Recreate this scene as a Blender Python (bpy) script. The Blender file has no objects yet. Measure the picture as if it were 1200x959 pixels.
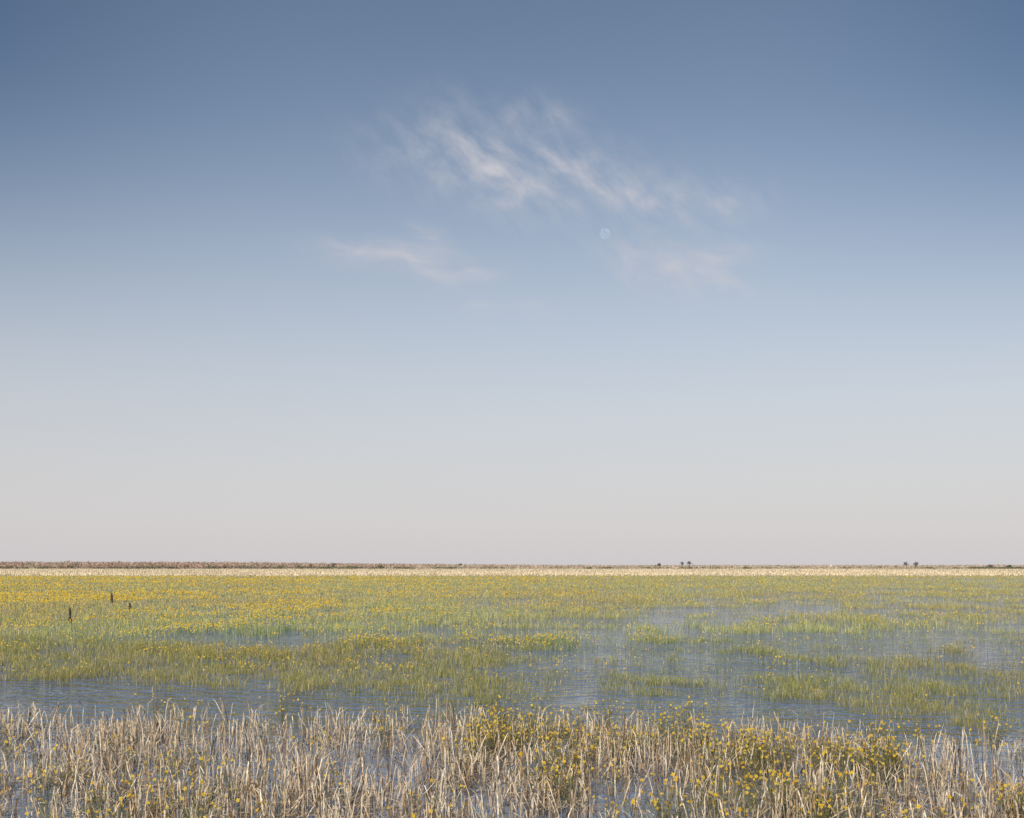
import bpy, math, numpy as np
from mathutils import Vector
rng = np.random.default_rng(7)
scene = bpy.context.scene
scene.view_settings.view_transform = 'Standard'
scene.view_settings.look = 'None'
scene.view_settings.exposure = 0
scene.view_settings.gamma = 1

# ------------------------------------------------------------------ helpers
_tab = np.random.default_rng(99).random((256, 256))
def vnoise(x, y, seed=0):
    x = np.asarray(x, float) + seed*17.31; y = np.asarray(y, float) + seed*9.77
    xi = np.floor(x).astype(int); yi = np.floor(y).astype(int)
    fx = x-xi; fy = y-yi
    fx = fx*fx*(3-2*fx); fy = fy*fy*(3-2*fy)
    a = _tab[xi & 255, yi & 255]; b = _tab[(xi+1) & 255, yi & 255]
    c = _tab[xi & 255, (yi+1) & 255]; d = _tab[(xi+1) & 255, (yi+1) & 255]
    return (a*(1-fx)+b*fx)*(1-fy)+(c*(1-fx)+d*fx)*fy
def fbm(x, y, seed=0, o=3):
    s = 0; w = 0; a = 1
    for i in range(o):
        s = s + a*vnoise(np.asarray(x)*2**i, np.asarray(y)*2**i, seed+i*3); w += a; a *= .55
    return np.clip((s/w-.5)*1.7+.5, 0, 1)
def sstep(a, b, x):
    t = np.clip((x-a)/(b-a), 0, 1); return t*t*(3-2*t)
def grid(sk, yk, tab, s, Y):
    sk = np.array(sk); ly = np.log(np.array(yk)); tab = np.array(tab, float)
    i = np.clip(np.searchsorted(sk, s)-1, 0, len(sk)-2)
    L = np.log(Y)
    j = np.clip(np.searchsorted(ly, L)-1, 0, len(ly)-2)
    fs = np.clip((s-sk[i])/(sk[i+1]-sk[i]), 0, 1); fy = np.clip((L-ly[j])/(ly[j+1]-ly[j]), 0, 1)
    return (tab[j, i]*(1-fs)+tab[j, i+1]*fs)*(1-fy)+(tab[j+1, i]*(1-fs)+tab[j+1, i+1]*fs)*fy

def make_mesh(name, verts, faces_idx, k, mat, cols=None, smooth=False):
    me = bpy.data.meshes.new(name)
    nv = len(verts); nf = len(faces_idx)
    me.vertices.add(nv); me.vertices.foreach_set('co', np.ascontiguousarray(verts, np.float32).ravel())
    me.loops.add(nf*k); me.loops.foreach_set('vertex_index', np.ascontiguousarray(faces_idx, np.int32).ravel())
    me.polygons.add(nf); me.polygons.foreach_set('loop_start', np.arange(nf, dtype=np.int32)*k)
    me.update(calc_edges=True)
    if cols is not None:
        ca = me.color_attributes.new('Col', 'FLOAT_COLOR', 'POINT')
        c4 = np.ones((nv, 4), np.float32); c4[:, :3] = cols
        ca.data.foreach_set('color', c4.ravel())
    me.materials.append(mat)
    if smooth:
        me.polygons.foreach_set('use_smooth', np.ones(nf, bool))
    ob = bpy.data.objects.new(name, me); scene.collection.objects.link(ob)
    return ob

def ribbons(name, P, S, W, C, mat):
    N, K1, _ = P.shape
    L = P - S[:, None, :]*W[:, :, None]*.5
    R = P + S[:, None, :]*W[:, :, None]*.5
    V = np.stack([L, R], 2).reshape(-1, 3)
    CC = np.repeat(C[:, :, None, :], 2, 2).reshape(-1, 3)
    b = (np.arange(N)*K1*2)[:, None] + (np.arange(K1-1)*2)[None, :]
    F = np.stack([b, b+1, b+3, b+2], -1).reshape(-1, 4)
    return make_mesh(name, V, F, 4, mat, CC)

class NT:
    def __init__(s, nt): s.nt = nt
    def n(s, t, **k):
        nd = s.nt.nodes.new(t)
        for a, v in k.items(): setattr(nd, a, v)
        return nd
    def l(s, a, b): s.nt.links.new(a, b)
    def m(s, op, a, b=None, c=None, clamp=False):
        nd = s.nt.nodes.new('ShaderNodeMath'); nd.operation = op; nd.use_clamp = clamp
        for i, v in enumerate((a, b, c)):
            if v is None: continue
            if isinstance(v, (int, float)): nd.inputs[i].default_value = v
            else: s.nt.links.new(v, nd.inputs[i])
        return nd.outputs[0]
    def ss(s, x, a, b, lo=0., hi=1.):
        nd = s.nt.nodes.new('ShaderNodeMapRange'); nd.interpolation_type = 'SMOOTHSTEP'
        s.nt.links.new(x, nd.inputs[0])
        for i, v in zip((1, 2, 3, 4), (a, b, lo, hi)): nd.inputs[i].default_value = v
        return nd.outputs[0]
    def mix(s, f, a, b, mode='MIX'):
        nd = s.nt.nodes.new('ShaderNodeMix'); nd.data_type = 'RGBA'; nd.blend_type = mode
        for i, v in ((0, f), (6, a), (7, b)):
            if isinstance(v, (int, float)): nd.inputs[i].default_value = v
            elif isinstance(v, tuple): nd.inputs[i].default_value = (*v, 1)
            else: s.nt.links.new(v, nd.inputs[i])
        return nd.outputs[2]

def new_mat(name):
    m = bpy.data.materials.new(name); m.use_nodes = True
    m.node_tree.nodes.clear(); return m, NT(m.node_tree)

def plant_mat(name, trans=.3, noise=.25, scale=9.):
    # matte, slightly translucent leaf tissue: diffuse + translucent, mottled by position
    m, t = new_mat(name)
    at = t.n('ShaderNodeAttribute', attribute_name='Col')
    geo = t.n('ShaderNodeNewGeometry')
    nz = t.n('ShaderNodeTexNoise'); nz.inputs['Scale'].default_value = scale; nz.inputs['Detail'].default_value = 0
    t.l(geo.outputs['Position'], nz.inputs['Vector'])
    f = t.ss(nz.outputs[0], .3, .7, 1-noise, 1+noise)
    col = t.n('ShaderNodeVectorMath', operation='SCALE')
    t.l(at.outputs['Color'], col.inputs[0]); t.l(f, col.inputs['Scale'])
    p = t.n('ShaderNodeBsdfDiffuse'); t.l(col.outputs[0], p.inputs[0])
    o = t.n('ShaderNodeOutputMaterial')
    if trans > 0:
        tr = t.n('ShaderNodeBsdfTranslucent'); t.l(col.outputs[0], tr.inputs[0])
        mx = t.n('ShaderNodeMixShader'); mx.inputs[0].default_value = trans
        t.l(p.outputs[0], mx.inputs[1]); t.l(tr.outputs[0], mx.inputs[2]); t.l(mx.outputs[0], o.inputs[0])
    else:
        t.l(p.outputs[0], o.inputs[0])
    return m

def pal(N, cols, probs):
    cols = np.array(cols); i = rng.choice(len(cols), N, p=np.array(probs)/sum(probs))
    return cols[i]

# ------------------------------------------------------------------ camera
cam = bpy.data.cameras.new('camera'); co = bpy.data.objects.new('camera', cam)
scene.collection.objects.link(co); scene.camera = co
CAMH = 3.0
co.location = (0, 0, CAMH); co.rotation_euler = (math.radians(90), 0, 0)
cam.lens = 42; cam.sensor_width = 36; cam.shift_y = .1525
cam.clip_start = .1; cam.clip_end = 40000

# ------------------------------------------------------------------ sun + sky
EL, AZ = 30, 200     # azimuth clockwise from +Y (behind the camera, left)
sd = Vector((math.sin(math.radians(AZ))*math.cos(math.radians(EL)),
             math.cos(math.radians(AZ))*math.cos(math.radians(EL)), math.sin(math.radians(EL))))
sun = bpy.data.lights.new('sun', 'SUN'); sun.energy = 4.3; sun.angle = math.radians(.5)
sun.color = (1, .92, .81)
so = bpy.data.objects.new('sun', sun); scene.collection.objects.link(so)
so.rotation_euler = sd.to_track_quat('Z', 'Y').to_euler()
so.location = (-20, -20, 40)

w = bpy.data.worlds.new('sky'); scene.world = w; w.use_nodes = True
w.node_tree.nodes.clear(); t = NT(w.node_tree)
tc = t.n('ShaderNodeTexCoord'); sp = t.n('ShaderNodeSeparateXYZ'); t.l(tc.outputs['Generated'], sp.inputs[0])
X, Y, Z = sp.outputs
sky = t.n('ShaderNodeTexSky', sky_type='NISHITA', sun_disc=False)
sky.sun_elevation = math.radians(EL); sky.sun_rotation = math.radians(AZ)
sky.air_density = 1.0; sky.dust_density = 1.0; sky.ozone_density = 1.5; sky.altitude = 0
bg = t.n('ShaderNodeBackground'); bg.inputs[1].default_value = .1
out = t.n('ShaderNodeOutputWorld'); t.l(bg.outputs[0], out.inputs[0])
hsv = t.n('ShaderNodeHueSaturation'); hsv.inputs['Saturation'].default_value = .78
t.l(sky.outputs[0], hsv.inputs['Color'])
deep = t.mix(t.ss(Z, .16, .50), (1., 1., 1.), (.68, .75, .82))
skyc = t.mix(1., hsv.outputs[0], deep, 'MULTIPLY')
haze = t.ss(Z, -.06, .37, 1., 0.)
haze = t.m('MULTIPLY', haze, .92)
base = t.mix(haze, skyc, (6.6, 6.25, 6.45))
yy = t.m('MAXIMUM', Y, .05)
u = t.m('DIVIDE', X, yy); v = t.m('DIVIDE', Z, yy)
vignette = t.m('MULTIPLY', t.ss(t.m('ABSOLUTE', u), .16, .6), t.ss(Z, .12, .42))  # vignette: darkening of the upper corners put into the sky colour
base = t.mix(t.m('MULTIPLY', vignette, .85), base, t.mix(1., base, (.42, .55, .69), 'MULTIPLY'))
cv = t.n('ShaderNodeCombineXYZ'); t.l(u, cv.inputs[0]); t.l(v, cv.inputs[1])
wn = t.n('ShaderNodeTexNoise'); wn.inputs['Scale'].default_value = 13; wn.inputs['Detail'].default_value = 3
t.l(cv.outputs[0], wn.inputs['Vector'])
ws = t.n('ShaderNodeVectorMath', operation='SUBTRACT'); t.l(wn.outputs['Color'], ws.inputs[0]); ws.inputs[1].default_value = (.5, .5, .5)
wsc = t.n('ShaderNodeVectorMath', operation='SCALE'); t.l(ws.outputs[0], wsc.inputs[0]); wsc.inputs['Scale'].default_value = .032
wa = t.n('ShaderNodeVectorMath', operation='ADD'); t.l(cv.outputs[0], wa.inputs[0]); t.l(wsc.outputs[0], wa.inputs[1])
def streak(ang, sx, sy, detail=4, rough=.58):
    mp = t.n('ShaderNodeMapping'); mp.vector_type = 'TEXTURE'
    mp.inputs['Rotation'].default_value = (0, 0, math.radians(ang))
    mp.inputs['Scale'].default_value = (sx, sy, 1)
    t.l(wa.outputs[0], mp.inputs[0])
    nz = t.n('ShaderNodeTexNoise'); nz.inputs['Scale'].default_value = 1; nz.inputs['Detail'].default_value = detail
    nz.inputs['Roughness'].default_value = rough
    t.l(mp.outputs[0], nz.inputs['Vector']); return nz.outputs[0]
nA = streak(-42, .038, .016, 5)
nC = streak(20, .045, .028, 3)
nB = streak(-8, .045, .012)
def blob(px, py, rx, ry, ang, wt):
    mp = t.n('ShaderNodeMapping'); mp.vector_type = 'TEXTURE'
    mp.inputs['Location'].default_value = ((px-600)/1400, (662-py)/1400, 0)
    mp.inputs['Rotation'].default_value = (0, 0, math.radians(ang))
    mp.inputs['Scale'].default_value = (1.9*rx/1400, 1.9*ry/1400, 1)
    t.l(wa.outputs[0], mp.inputs[0])
    g = t.n('ShaderNodeTexGradient', gradient_type='QUADRATIC_SPHERE'); t.l(mp.outputs[0], g.inputs[0])
    return t.m('MULTIPLY', g.outputs['Fac'], wt*1.5)
def addall(l):
    s = l[0]
    for a in l[1:]: s = t.m('ADD', s, a)
    return s
gA = addall([blob(560, 190, 85, 42, -42, .7), blob(605, 228, 52, 28, -30, .8), blob(490, 175, 75, 38, -10, .45),
             blob(665, 190, 85, 42, -38, .65), blob(765, 232, 85, 32, -12, .8), blob(650, 132, 30, 20, -30, .4),
             blob(850, 228, 55, 24, 0, .5), blob(765, 308, 66, 24, -18, .95), blob(825, 330, 68, 24, -10, .9), blob(640, 205, 210, 80, -12, .35)])
gB = addall([blob(425, 290, 65, 15, -4, .95), blob(490, 303, 46, 20, -8, 1.2), blob(545, 312, 50, 14, -4, .7),
             blob(502, 273, 24, 12, -25, .9), blob(617, 358, 34, 13, 0, .8), blob(560, 356, 24, 12, -20, .7), blob(830, 298, 60, 18, 5, .9)])
tex = t.m('MULTIPLY', t.ss(nA, .20, .84), t.ss(nC, .18, .68, .4, 1.35))
cA = t.m('MULTIPLY', gA, tex); cB = t.m('MULTIPLY', gB, t.ss(nB, .18, .76))
cl = t.m('MULTIPLY', t.m('ADD', cA, cB), .50, clamp=True)
cl = t.m('MULTIPLY', cl, t.ss(Y, .1, .3))
base2 = t.mix(cl, base, (5.9, 5.8, 6.2))
t.l(base2, bg.inputs[0])

# ------------------------------------------------------------------ moon (glowing disc: emission stands in for sunlight, added to the sky's)
m, t = new_mat('moon_mat')
tcn = t.n('ShaderNodeTexCoord')
nz = t.n('ShaderNodeTexNoise'); nz.inputs['Scale'].default_value = 1.3; nz.inputs['Detail'].default_value = 2
t.l(tcn.outputs['Object'], nz.inputs['Vector'])
g = t.n('ShaderNodeNewGeometry')
c = t.mix(t.ss(nz.outputs[0], .42, .6), (.45, .45, .48), (1, 1, 1))
em = t.n('ShaderNodeEmission'); t.l(c, em.inputs[0])
t.l(t.m('MULTIPLY', t.m('SUBTRACT', 1., g.outputs['Backfacing']), .095), em.inputs[1])
tr = t.n('ShaderNodeBsdfTransparent')
mx = t.n('ShaderNodeAddShader')
o = t.n('ShaderNodeOutputMaterial'); t.l(tr.outputs[0], mx.inputs[0]); t.l(em.outputs[0], mx.inputs[1]); t.l(mx.outputs[0], o.inputs[0])
D = 9000
bpy.ops.mesh.primitive_uv_sphere_add(segments=48, ring_count=24, radius=1)
mo = bpy.context.object; mo.name = 'moon'; mo.data.name = 'moon'; mo.data.materials.append(m)
for p in mo.data.polygons: p.use_smooth = True
mo.location = ((709-600)/1400*D, D, (662-273)/1400*D); mo.scale = (6.3/1400*D,)*3

# ------------------------------------------------------------------ ground
m, t = new_mat('ground_mat')
geo = t.n('ShaderNodeNewGeometry'); sp = t.n('ShaderNodeSeparateXYZ'); t.l(geo.outputs['Position'], sp.inputs[0])
mp = t.n('ShaderNodeMapping'); mp.inputs['Scale'].default_value = (.02, .006, 1); t.l(geo.outputs['Position'], mp.inputs[0])
nz = t.n('ShaderNodeTexNoise'); nz.inputs['Scale'].default_value = 1; nz.inputs['Detail'].default_value = 6; t.l(mp.outputs[0], nz.inputs['Vector'])
straw = t.mix(t.ss(nz.outputs[0], .35, .65), (.50, .40, .26), (.63, .53, .37))
far = t.mix(t.ss(nz.outputs[0], .35, .65), (.36, .27, .20), (.46, .37, .28))
c = t.mix(t.ss(sp.outputs[1], 1000, 1250), straw, far)
c = t.mix(t.ss(sp.outputs[1], 316, 326), (.05, .045, .03), c)
p = t.n('ShaderNodeBsdfPrincipled'); p.inputs['Roughness'].default_value = .95; p.inputs['Specular IOR Level'].default_value = .1
t.l(c, p.inputs['Base Color']); o = t.n('ShaderNodeOutputMaterial'); t.l(p.outputs[0], o.inputs[0])
ys = [-2000, -40, 3, 9, 60, 270, 315, 326, 700, 1500, 4000, 14000]
zs = [1.3, 1.3, 1.3, -.45, -.45, -.35, -.25, .12, .15, .2, .3, .5]
xs = [-9000, -2500, -600, -100, 0, 100, 600, 2500, 9000]
V = np.array([(x, y, z) for y, z in zip(ys, zs) for x in xs], float)
nx = len(xs)
F = np.array([(j*nx+i, j*nx+i+1, (j+1)*nx+i+1, (j+1)*nx+i) for j in range(len(ys)-1) for i in range(nx-1)])
make_mesh('ground', V, F, 4, m)

# ------------------------------------------------------------------ water
m, t = new_mat('water_mat')
geo = t.n('ShaderNodeNewGeometry')
sp = t.n('ShaderNodeSeparateXYZ'); t.l(geo.outputs['Position'], sp.inputs[0])
def wn(sx, sy, det, rot):
    mp = t.n('ShaderNodeMapping'); mp.inputs['Scale'].default_value = (sx, sy, 1); mp.inputs['Rotation'].default_value = (0, 0, rot)
    t.l(geo.outputs['Position'], mp.inputs[0])
    nz = t.n('ShaderNodeTexNoise'); nz.inputs['Scale'].default_value = 1; nz.inputs['Detail'].default_value = det
    t.l(mp.outputs[0], nz.inputs['Vector']); return nz.outputs[0]
h = t.m('ADD', t.m('MULTIPLY', wn(2.8, 4.4, 1, .25), 1.0), t.m('MULTIPLY', wn(1.1, 2.0, 1, .3), 1.8))
big = wn(.10, .22, 2, .1)
bp = t.n('ShaderNodeBump'); bp.inputs['Distance'].default_value = .36
calm = t.ss(sp.outputs[1], 19.0, 22.5, .09, 1.)     # the reeds shelter the water from the wind
t.l(t.m('MULTIPLY', t.ss(big, .35, .65, .35, 1.), calm), bp.inputs['Strength'])
t.l(h, bp.inputs['Height'])
p = t.n('ShaderNodeBsdfPrincipled'); p.inputs['Base Color'].default_value = (.12, .165, .25, 1)
p.inputs['Roughness'].default_value = .06; p.inputs['IOR'].default_value = 1.40
t.l(bp.outputs[0], p.inputs['Normal']); o = t.n('ShaderNodeOutputMaterial'); t.l(p.outputs[0], o.inputs[0])
V = np.array([(-1500, 5, 0), (1500, 5, 0), (1500, 323, 0), (-1500, 323, 0)], float)
make_mesh('water', V, np.array([[0, 1, 2, 3]]), 4, m)

# ------------------------------------------------------------------ marsh grass
SK = [-.45, -.25, -.1, .05, .2, .45]
YK = [21.5, 24, 26.5, 29, 32, 36, 42, 55, 70, 100, 150]
TAB = [[1.2, 1.2, 1.2, 1.1, .80, .78],
       [1.2, 1.2, 1.0, .70, .60, .64],
       [1.1, .90, .60, .55, .54, .62],
       [.90, .62, .42, .47, .50, .58],
       [.50, .50, .44, .50, .51, .58],
       [.28, .46, .50, .51, .52, .57],
       [.20, .46, .51, .51, .54, .60],
       [.12, .30, .43, .48, .55, .61],
       [.05, .18, .32, .44, .53, .59],
       [0, .05, .16, .33, .48, .55],
       [0, 0, 0, .12, .30, .38]]
def marsh(X, Y):
    s = X/Y
    thr = grid(SK, YK, TAB, s, Y)
    nb = fbm(X*.16, Y*.11, 1); nm = fbm(X*.42, Y*.30, 5); nf = fbm(X*1.5, Y*.9, 8)
    q = sstep(55, 25, Y)
    n = (.34-.12*q)*nb+.42*nm+(.24+.12*q)*nf
    n = np.clip((n-.5)*1.7+.5, 0, 1)
    c = sstep(thr-.04, thr+.06, n)
    n2 = sstep(.62, .74, fbm(X*2.4, Y*1.5, 15))
    return np.clip(np.maximum(c, .45*n2*sstep(.85, .6, thr)), 0, 1), thr
def sampleY(N, a, b, e):
    k = e+1; u = rng.random(N); return (a**k+u*(b**k-a**k))**(1/k)

gm = plant_mat('marsh_grass_mat', .3)
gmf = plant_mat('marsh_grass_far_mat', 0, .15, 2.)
def grass(name, M, ya, yb, B, K1, mat):
    Yt = sampleY(M, ya, yb, -.6); Xt = (rng.random(M)*2-1)*(.44*Yt+3)
    dn, thr = marsh(Xt, Yt)
    k = rng.random(M) < dn*(.35+.65*fbm(Xt*1.3, Yt*1.1, 9)); Xt, Yt, dn = Xt[k], Yt[k], dn[k]
    tuftc = rng.random(len(Xt))
    Xb = np.repeat(Xt, B); Yb = np.repeat(Yt, B); dnb = np.repeat(dn, B); tcb = np.repeat(tuftc, B)
    N = len(Xb); rr = .06+.003*Yb
    Xb = Xb+rng.normal(size=N)*rr; Yb = np.maximum(Yb+rng.normal(size=N)*rr, 20)
    Hh = (.12+.20*rng.random(N))*(.55+.7*fbm(Xb*.3, Yb*.2, 3))*(.5+.5*dnb)*1.05
    az = rng.random(N)*2*math.pi; lean = np.abs(rng.normal(size=N))*.45
    dirv = np.stack([np.cos(az), np.sin(az)], 1)
    P = np.zeros((N, K1, 3)); fs = (0, .55, 1.) if K1 == 3 else (0, 1.)
    for i, f in enumerate(fs):
        P[:, i, 0] = Xb+dirv[:, 0]*Hh*lean*f**1.8
        P[:, i, 1] = Yb+dirv[:, 1]*Hh*lean*f**1.8
        P[:, i, 2] = -.03+(Hh+.03)*f*(1-.15*lean*f)
    sa = rng.random(N)*math.pi
    S = np.stack([np.cos(sa), np.sin(sa)*.6, np.zeros(N)], 1)
    wd = .0085*(Yb/25)**.85*(.7+.6*rng.random(N))
    W = np.stack([wd, wd*.8, wd*.15], 1) if K1 == 3 else np.stack([wd, wd*.45], 1)
    col = pal(N, [(.29, .29, .085), (.21, .235, .075), (.40, .36, .12), (.56, .47, .28), (.28, .23, .12)], [.33, .19, .26, .16, .06])
    hue = fbm(Xb*.08, Yb*.05, 21)[:, None]
    col = col*(1-.25*(hue-.5))*(np.array([1.0, 1, 1])+(hue-.5)*np.array([.35, .1, -.1]))
    sb = Xb/Yb
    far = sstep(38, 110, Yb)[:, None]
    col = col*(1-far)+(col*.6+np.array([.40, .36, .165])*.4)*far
    col = col*(.85+.3*tcb[:, None])
    pk = (np.exp(-((sb+.225)/.085)**2-((Yb-53)/3.2)**2) > .45) & (rng.random(N) < .5)
    col[pk] = np.array([.12, .19, .08])
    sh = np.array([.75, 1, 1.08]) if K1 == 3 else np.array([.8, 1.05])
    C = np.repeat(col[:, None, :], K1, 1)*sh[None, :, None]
    print(name, N)
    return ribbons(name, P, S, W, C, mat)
def share(a, b): return (b**.4-a**.4)/(310**.4-21**.4)
MT = 104000
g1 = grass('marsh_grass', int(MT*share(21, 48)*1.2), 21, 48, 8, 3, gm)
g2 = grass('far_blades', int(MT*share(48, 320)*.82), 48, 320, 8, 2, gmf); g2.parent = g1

# ------------------------------------------------------------------ yellow marsh flowers
def flowers(name, X, Y, Z, R, mat, star=False):
    N = len(X); n = 10 if star else 5
    nrm = rng.normal(size=(N, 3))*.45+np.array([-.25, -.6, .75]); nrm /= np.linalg.norm(nrm, axis=1)[:, None]
    a = np.cross(nrm, np.array([1, 0, 0.2])); a /= np.linalg.norm(a, axis=1)[:, None]; b = np.cross(nrm, a)
    ph = rng.random(N)*6.28
    vs = []
    cen = np.stack([X, Y, Z], 1)
    vs.append(cen)
    for i in range(n):
        rad = R*((1. if i % 2 else .5) if star else 1.)
        an = ph+i*2*math.pi/n
        vs.append(cen+(a*np.cos(an)[:, None]+b*np.sin(an)[:, None])*rad[:, None]+nrm*(rad*.15)[:, None])
    V = np.stack(vs, 1).reshape(-1, 3)
    base = (np.arange(N)*(n+1))[:, None]
    F = np.stack([np.stack([base[:, 0], base[:, 0]+1+i, base[:, 0]+1+(i+1) % n], -1) for i in range(n)], 1).reshape(-1, 3)
    c = pal(N, [(.76, .54, .05), (.80, .61, .08), (.68, .43, .03)], [.5, .3, .2])
    C = np.repeat(c[:, None, :], n+1, 1); C[:, 0] *= np.array([.6, .45, .5])
    make_mesh(name, V, F, 3, mat, C.reshape(-1, 3))
fm = plant_mat('yellow_flower_mat', .2, .1)
M = 220000
Yf = sampleY(M, 24, 308, -.55); Xf = (rng.random(M)*2-1)*(.44*Yf+3)
dn, thr = marsh(Xf, Yf); s = Xf/Yf
FL = grid([-.45, -.25, -.1, .05, .2, .45], [24, 30, 36, 50, 80, 150, 345],
          [[0, .03, .08, .12, .12, .06], [.08, .12, .20, .20, .14, .08], [.50, .38, .32, .24, .16, .08], [.70, .58, .46, .28, .15, .09],
           [.90, .72, .50, .26, .14, .08], [.60, .46, .28, .15, .09, .05], [.30, .24, .15, .09, .06, .04]], s, Yf)
pat = sstep(.42, .72, .5*fbm(Xf*.10, Yf*.05, 31)+.5*fbm(Xf*.5, Yf*.25, 35))
k = rng.random(M) < dn*FL*(.10+.90*pat)
Xf, Yf = Xf[k], Yf[k]
Zf = .15+.18*rng.random(len(Xf))
flowers('yellow_marsh_flowers', Xf, Yf, Zf, .017*(Yf/25)**.8*(.8+.5*rng.random(len(Xf))), fm)
print('flowers', len(Xf))

# ------------------------------------------------------------------ dead cattail reeds
def reed_edge(s): return 22.0-2.8*sstep(.02, .42, s)
M = 21500
Yr = np.sqrt(rng.uniform(10.5**2, 23.6**2, M)); Xr = (rng.random(M)*2-1)*(.45*Yr+2)
s = Xr/Yr
ed = reed_edge(s)+1.6*(fbm(Xr*.5, Yr*.1, 41)-.5)
den = (.22+.78*sstep(.3, .6, fbm(Xr*.9, Yr*.8, 44)))*sstep(.6, -1.6, Yr-ed)
den = np.maximum(den, .03*(Yr < ed+.8))
den *= 1-.35*sstep(.0, .4, s)*sstep(14, 17, Yr)
k = rng.random(M) < den; Xr, Yr, ed = Xr[k], Yr[k], ed[k]
N = len(Xr)
H = (.20+.40*rng.random(N)**1.3)*(.8+.4*fbm(Xr*.6, Yr*.6, 47))
az = rng.random(N)*6.283; dv = np.stack([np.cos(az), np.sin(az), np.zeros(N)], 1)
az2 = az+rng.normal(size=N)*.9; dv2 = np.stack([np.cos(az2), np.sin(az2), np.zeros(N)], 1)
tilt = np.abs(rng.normal(size=N))*.26+.02
strong = rng.random(N) < .16; tilt[strong] = rng.uniform(.5, 1.3, strong.sum())
up = np.array([0, 0, 1.])
d1 = dv*np.sin(tilt)[:, None]+up*np.cos(tilt)[:, None]
brk = rng.random(N) < .6
t2 = np.where(brk, rng.uniform(.9, 2.7, N), tilt+rng.uniform(0, .3, N))
d2 = dv2*np.sin(t2)[:, None]+up*np.cos(t2)[:, None]
tail = np.where(brk, rng.uniform(.08, .36, N), rng.uniform(.04, .13, N))
tail = np.where(np.cos(t2) < 0, np.minimum(tail, (H-.03)/np.maximum(-np.cos(t2), .05)), tail)
P = np.zeros((N, 6, 3)); b0 = np.stack([Xr, Yr, np.full(N, -.05)], 1)
P[:, 0] = b0; P[:, 1] = b0+d1*(H*.4)[:, None]+rng.normal(size=(N, 3))*.004
P[:, 2] = b0+d1*(H*.75)[:, None]+rng.normal(size=(N, 3))*.006
P[:, 3] = b0+d1*H[:, None]; P[:, 4] = P[:, 3]+d2*(tail*.5)[:, None]; 
d3 = d2*.85-up*.2
P[:, 5] = P[:, 4]+d3*(tail*.5)[:, None]
P[:, 4:, 2] = np.maximum(P[:, 4:, 2], .006)
sa = rng.normal(size=N)*.75; S = np.stack([np.cos(sa), np.sin(sa), rng.normal(size=N)*.15], 1)
wd = rng.uniform(.006, .018, N)
W = wd[:, None]*np.array([1.1, 1., .95, .85, .65, .15])[None, :]
col = pal(N, [(.77, .64, .47), (.64, .49, .33), (.45, .31, .18), (.20, .13, .08), (.82, .72, .56)], [.34, .26, .17, .11, .12])
col *= rng.uniform(.82, 1.08, (N, 1))
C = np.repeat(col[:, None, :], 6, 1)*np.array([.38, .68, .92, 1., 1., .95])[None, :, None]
rm = plant_mat('dead_cattail_mat', .15, .22, 25.)
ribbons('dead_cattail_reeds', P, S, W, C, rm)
print('reeds', N)

N = 8000
Yl = np.sqrt(rng.uniform(10.5**2, 21.6**2, N)); Xl = (rng.random(N)*2-1)*(.45*Yl+2)
k = (rng.random(N) < sstep(.35, .65, fbm(Xl*.9, Yl*.8, 44))) & (Yl < reed_edge(Xl/Yl)-.6); Xl, Yl = Xl[k], Yl[k]; N = len(Xl)
az = rng.random(N)*6.283; L = rng.uniform(.15, .5, N); z0 = rng.uniform(.005, .14, N); el = rng.normal(size=N)*.3
P = np.zeros((N, 3, 3))
for i, f in enumerate((0, .5, 1)):
    P[:, i, 0] = Xl+np.cos(az)*L*f; P[:, i, 1] = Yl+np.sin(az)*L*f; P[:, i, 2] = np.maximum(z0+L*f*el+.02*(f == .5), .004)
S = np.stack([-np.sin(az)*.7, np.cos(az)*.7, np.full(N, .7)], 1); wd = rng.uniform(.005, .013, N)
W = wd[:, None]*np.array([1, 1, .4])[None]
col = pal(N, [(.55, .43, .29), (.30, .21, .13), (.16, .11, .07)], [.45, .3, .25])
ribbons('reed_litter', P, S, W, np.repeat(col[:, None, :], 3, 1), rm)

# ------------------------------------------------------------------ leafy yellow-flowered plants amid the reeds
cs = []
def addpl(n, x0, x1, y0, y1):
    yy = rng.uniform(y0, y1, n); cs.append(np.stack([rng.uniform(x0, x1, n)*yy, yy, rng.uniform(.55, 1., n)], 1))
addpl(75, -.04, .16, 18.2, 21.8)
addpl(60, .16, .44, 16.0, 19.8)
addpl(85, .0, .45, 13.0, 18.)
addpl(55, -.45, 0, 11.5, 20.5)
addpl(30, 0, .45, 11.5, 14.5)
addpl(16, -.35, -.1, 20.8, 23)
addpl(14, -.45, -.25, 12., 15.)
cs = np.concatenate(cs)
k = fbm(cs[:, 0]*.7, cs[:, 1]*.7, 61) > .36; cs = cs[k]
B = 36; n = len(cs)
X = np.repeat(cs[:, 0], B); Y = np.repeat(cs[:, 1], B); Hs = np.repeat(cs[:, 2], B); N = len(X)
hz = rng.random(N)**.7
Hp = Hs*.46*hz
rad = .26*Hs*(.35+.65*hz)
X = X+rng.normal(size=N)*rad; Y = Y+rng.normal(size=N)*rad
az = rng.random(N)*6.283; L = rng.uniform(.04, .11, N)
P = np.zeros((N, 3, 3))
for i, f in enumerate((0, .5, 1)):
    P[:, i, 0] = X+np.cos(az)*L*f; P[:, i, 1] = Y+np.sin(az)*L*f; P[:, i, 2] = .03+Hp+L*(.6*f-.5*f*f)
S = np.stack([-np.sin(az), np.cos(az), rng.normal(size=N)*.3], 1); wd = rng.uniform(.008, .018, N)
W = wd[:, None]*np.array([.4, 1, .1])[None]
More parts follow.
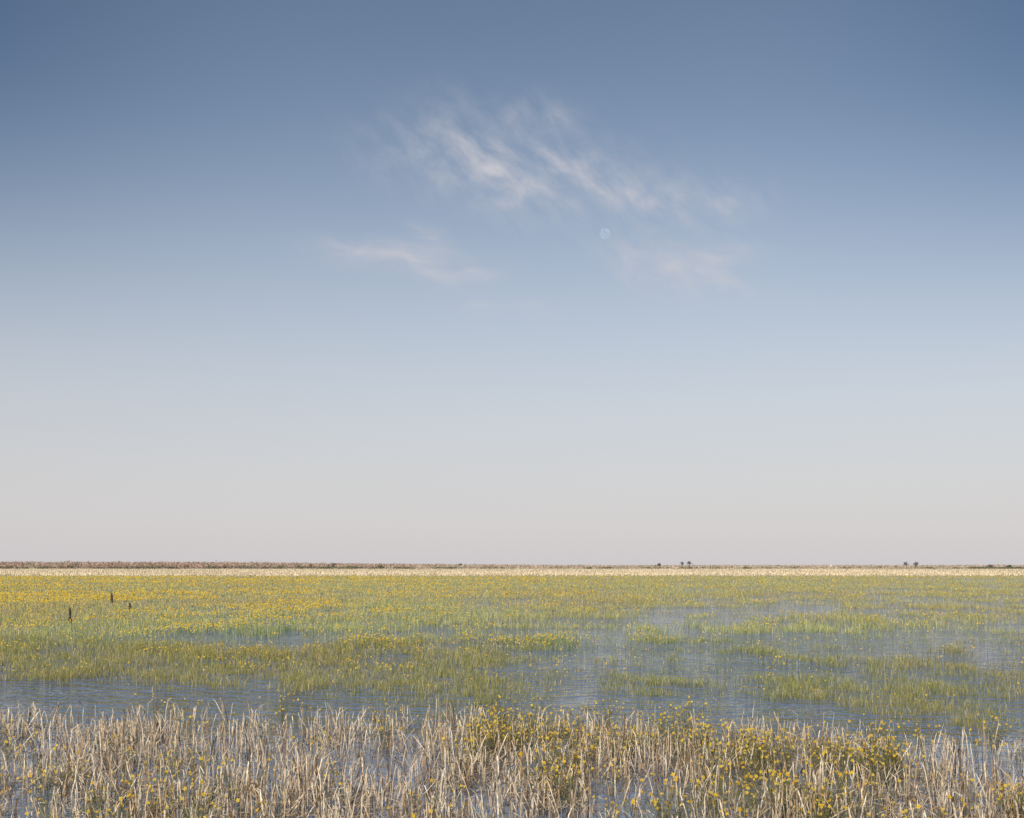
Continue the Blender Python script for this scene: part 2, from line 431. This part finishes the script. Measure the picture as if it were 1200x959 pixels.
col = pal(N, [(.20, .22, .07), (.30, .29, .08), (.14, .16, .05), (.40, .34, .15)], [.32, .32, .16, .2])
lv = ribbons('marigold_plants', P, S, W, np.repeat(col[:, None, :], 3, 1), gm)
Bs = 12
X = np.repeat(cs[:, 0], Bs); Y = np.repeat(cs[:, 1], Bs); Hs = np.repeat(cs[:, 2], Bs); N = len(X)
az = rng.random(N)*6.283; sp_ = rng.uniform(.03, .34, N); hh = Hs*rng.uniform(.3, .68, N)
P = np.zeros((N, 3, 3))
for i, f in enumerate((0, .5, 1)):
    P[:, i, 0] = X+np.cos(az)*sp_*(.2+f); P[:, i, 1] = Y+np.sin(az)*sp_*(.2+f); P[:, i, 2] = -.03+(hh+.03)*f
S = np.tile(np.array([1., 0, 0]), (N, 1))
st = ribbons('stems', P, S, np.full((N, 3), .006), np.tile(np.array([.16, .15, .06]), (N, 3, 1)), gm); st.parent = lv
q = rng.random(N) < .85
flowers('marigold_flowers', P[q, 2, 0], P[q, 2, 1], P[q, 2, 2]+.01, rng.uniform(.016, .030, q.sum()), fm, True)
bpy.data.objects['marigold_flowers'].parent = lv

# ------------------------------------------------------------------ dry pale grass on the far shore
M = 50000
Yg = sampleY(M, 319, 900, -.8); Xg = (rng.random(M)*2-1)*(.44*Yg+5); N = M
Hh = rng.uniform(.2, .6, N)*(.6+.6*fbm(Xg*.03, Yg*.02, 71)); sa = rng.random(N)*math.pi
P = np.zeros((N, 2, 3)); P[:, 0] = np.stack([Xg, Yg, np.full(N, -.05)], 1); P[:, 1] = P[:, 0]+np.stack([rng.normal(size=N)*.15, rng.normal(size=N)*.15, Hh+.15], 1)
S = np.stack([np.cos(sa), np.sin(sa), np.zeros(N)], 1)
W = np.stack([np.full(N, .35), np.full(N, .05)], 1)*rng.uniform(.6, 1.4, (N, 1))
col = pal(N, [(.70, .59, .41), (.64, .52, .35), (.76, .67, .49), (.48, .41, .25)], [.4, .25, .25, .1])
nearedge = (Yg < 333) & (rng.random(N) < .4); col[nearedge] = (.33, .31, .14)
ribbons('dry_shore_grass', P, S, W, np.repeat(col[:, None, :], 2, 1), plant_mat('dry_grass_mat', 0, .1, .3))

# ------------------------------------------------------------------ distant scrub
def leafcloud(cx, cy, cz, rx, ry, rz, n, size, col):
    m_ = len(cx)
    v = rng.normal(size=(m_, n, 3)); v /= np.linalg.norm(v, axis=2)[:, :, None]
    v *= rng.random((m_, n, 1))**.4
    c = np.stack([cx, cy, cz], 1)[:, None, :]+v*np.stack([rx, ry, rz], 1)[:, None, :]
    c = c.reshape(-1, 3); c[:, 2] = np.maximum(c[:, 2], .2)
    sz = np.repeat(size, n)[:, None, None]
    T = c[:, None, :]+rng.normal(size=(len(c), 3, 3))*sz
    cc = np.repeat(col, n, 0)*rng.uniform(.75, 1.25, (len(c), 1))
    return T.reshape(-1, 3), np.repeat(cc, 3, 0)
sm = plant_mat('scrub_mat', .25, .1, .2)
N = 6500
Ys = rng.uniform(960, 2000, N); Xs = (rng.random(N)*2-1)*(.45*Ys+20); s = Xs/Ys
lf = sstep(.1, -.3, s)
hh = (2.3+3.1*lf+1.3*fbm(Xs*.012, Ys*.004, 81)*(.4+.6*lf))*(Ys/1000)**.45*rng.uniform(.75, 1.1, N)
keep = rng.random(N) < (.55+.45*lf)*(.5+.5*sstep(.3, .6, fbm(Xs*.01, Ys*.01, 83)))
Xs, Ys, hh, lf = Xs[keep], Ys[keep], hh[keep], lf[keep]; N = len(Xs)
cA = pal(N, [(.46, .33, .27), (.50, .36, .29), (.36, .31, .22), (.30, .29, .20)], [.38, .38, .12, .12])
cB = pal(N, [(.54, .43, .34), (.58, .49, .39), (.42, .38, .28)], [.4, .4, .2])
col = cA*lf[:, None]+cB*(1-lf[:, None])  # pale scrub tones have aerial haze painted into them
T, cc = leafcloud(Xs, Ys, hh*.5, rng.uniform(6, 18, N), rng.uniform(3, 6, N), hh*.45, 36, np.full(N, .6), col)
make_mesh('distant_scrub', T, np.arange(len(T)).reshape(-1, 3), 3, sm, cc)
N = 190
Ys = rng.uniform(930, 990, N); s = np.concatenate([rng.uniform(-.46, -.05, 120), rng.uniform(-.1, .46, 30), rng.uniform(.385, .43, 40)]); Xs = s*Ys
hh = rng.uniform(.8, 2.8, N)*np.where(s < -.1, 1.2, .7)
T, cc = leafcloud(Xs, Ys, hh*.5, rng.uniform(2, 8, N), rng.uniform(2, 3, N), hh*.5, 50, np.full(N, .45), np.tile(np.array([.18, .18, .13]), (N, 1)))
make_mesh('dark_shrubs', T, np.arange(len(T)).reshape(-1, 3), 3, sm, cc)

# ------------------------------------------------------------------ distant trees
bm_bark, t = new_mat('bark_mat')
nz = t.n('ShaderNodeTexNoise'); nz.inputs['Scale'].default_value = 6
c = t.mix(nz.outputs[0], (.03, .02, .016), (.08, .05, .04))
p = t.n('ShaderNodeBsdfPrincipled'); p.inputs['Roughness'].default_value = .9; t.l(c, p.inputs['Base Color'])
o = t.n('ShaderNodeOutputMaterial'); t.l(p.outputs[0], o.inputs[0])
def tube(path, rads, seg=7):
    path = np.array(path, float); V = []; F = []
    for i, (pt, r) in enumerate(zip(path, rads)):
        for j in range(seg):
            a = 2*math.pi*j/seg; V.append((pt[0]+r*math.cos(a), pt[1]+r*math.sin(a), pt[2]))
    for i in range(len(path)-1):
        for j in range(seg): F.append((i*seg+j, i*seg+(j+1) % seg, (i+1)*seg+(j+1) % seg, (i+1)*seg+j))
    return np.array(V), np.array(F)
def tree(px, Yd, H, spread):
    x = (px-600)/1400*Yd
    ob = bpy.data.objects.new('distant_tree', None); scene.collection.objects.link(ob); ob.location = (x, Yd, .15)
    Vs, Fs, off = [], [], 0
    tips = []
    parts = [([(0, 0, 0), (.1, 0, H*.3), (0, .1, H*.6), (.1, 0, H*.85)], (.3, .24, .16, .07))]
    for i in range(6):
        a = rng.random()*6.28; h0 = H*rng.uniform(.35, .65); L = spread*rng.uniform(.5, .9)
        e = (math.cos(a)*L, math.sin(a)*L, h0+H*rng.uniform(.1, .28)); tips.append(e)
        parts.append(([(0, 0, h0), (e[0]*.5, e[1]*.5, (h0+e[2])/2+.1), e], (.15, .1, .04)))
    tips.append((.1, 0, H*.88)); tips.append((0, 0, H*.7))
    for pth, r in parts:
        v_, f_ = tube(pth, r); Vs.append(v_); Fs.append(f_+off); off += len(v_)
    tr_ = make_mesh('trunk', np.concatenate(Vs), np.concatenate(Fs), 4, bm_bark); tr_.parent = ob
    tp = np.array(tips); n = len(tp)
    T, cc = leafcloud(tp[:, 0], tp[:, 1], tp[:, 2], np.full(n, spread*.45), np.full(n, spread*.45), np.full(n, H*.13), 75, np.full(n, .15),
                      np.tile(np.array([.12, .12, .10]), (n, 1))*rng.uniform(.7, 1.4, (n, 1)))  # crown colour lightened to stand in for haze over distance
    cr = make_mesh('crown', T, np.arange(len(T)).reshape(-1, 3), 3, sm, cc); cr.parent = ob
tree(799, 1000, 6.2, 1.8); tree(808, 1010, 6.6, 2.2); tree(772, 1020, 4.8, 1.6)
tree(1062, 1000, 5.8, 2.0); tree(1073, 1005, 6.0, 2.4); tree(391, 980, 4.6, 2.6); tree(540, 1000, 4.4, 1.8)
tree(1160, 950, 3.4, 2.6); tree(1183, 960, 3.2, 2.4)

# ------------------------------------------------------------------ weathered stumps standing in the marsh
def stump(px, py, hpx, wpx):
    Yd = CAMH*1400/(py-662); x = (px-600)/1400*Yd; k_ = Yd/1400
    H = hpx*k_; r = wpx*k_*.5; seg = 9; V = []; F = []
    lv_ = [(-.1, 1.25), (.15, 1.1), (.4, .85), (.7, .8), (.88, .62), (1., .3)]
    lx = rng.normal()*.15*r
    for i, (f, q) in enumerate(lv_):
        for j in range(seg):
            a = 2*math.pi*j/seg; rr_ = r*q*rng.uniform(.8, 1.2)
            V.append((x+lx*f*3+rr_*math.cos(a), Yd+rr_*math.sin(a), H*f+(rng.uniform(-.12, .12)*H if i > 3 else 0)))
    for i in range(len(lv_)-1):
        for j in range(seg): F.append((i*seg+j, i*seg+(j+1) % seg, (i+1)*seg+(j+1) % seg, (i+1)*seg+j))
    make_mesh('wooden_stump', np.array(V), np.array(F), 4, bm_bark)
stump(82, 729, 16, 3.8); stump(131, 707, 13, 2.8); stump(153, 715, 9, 3.6)
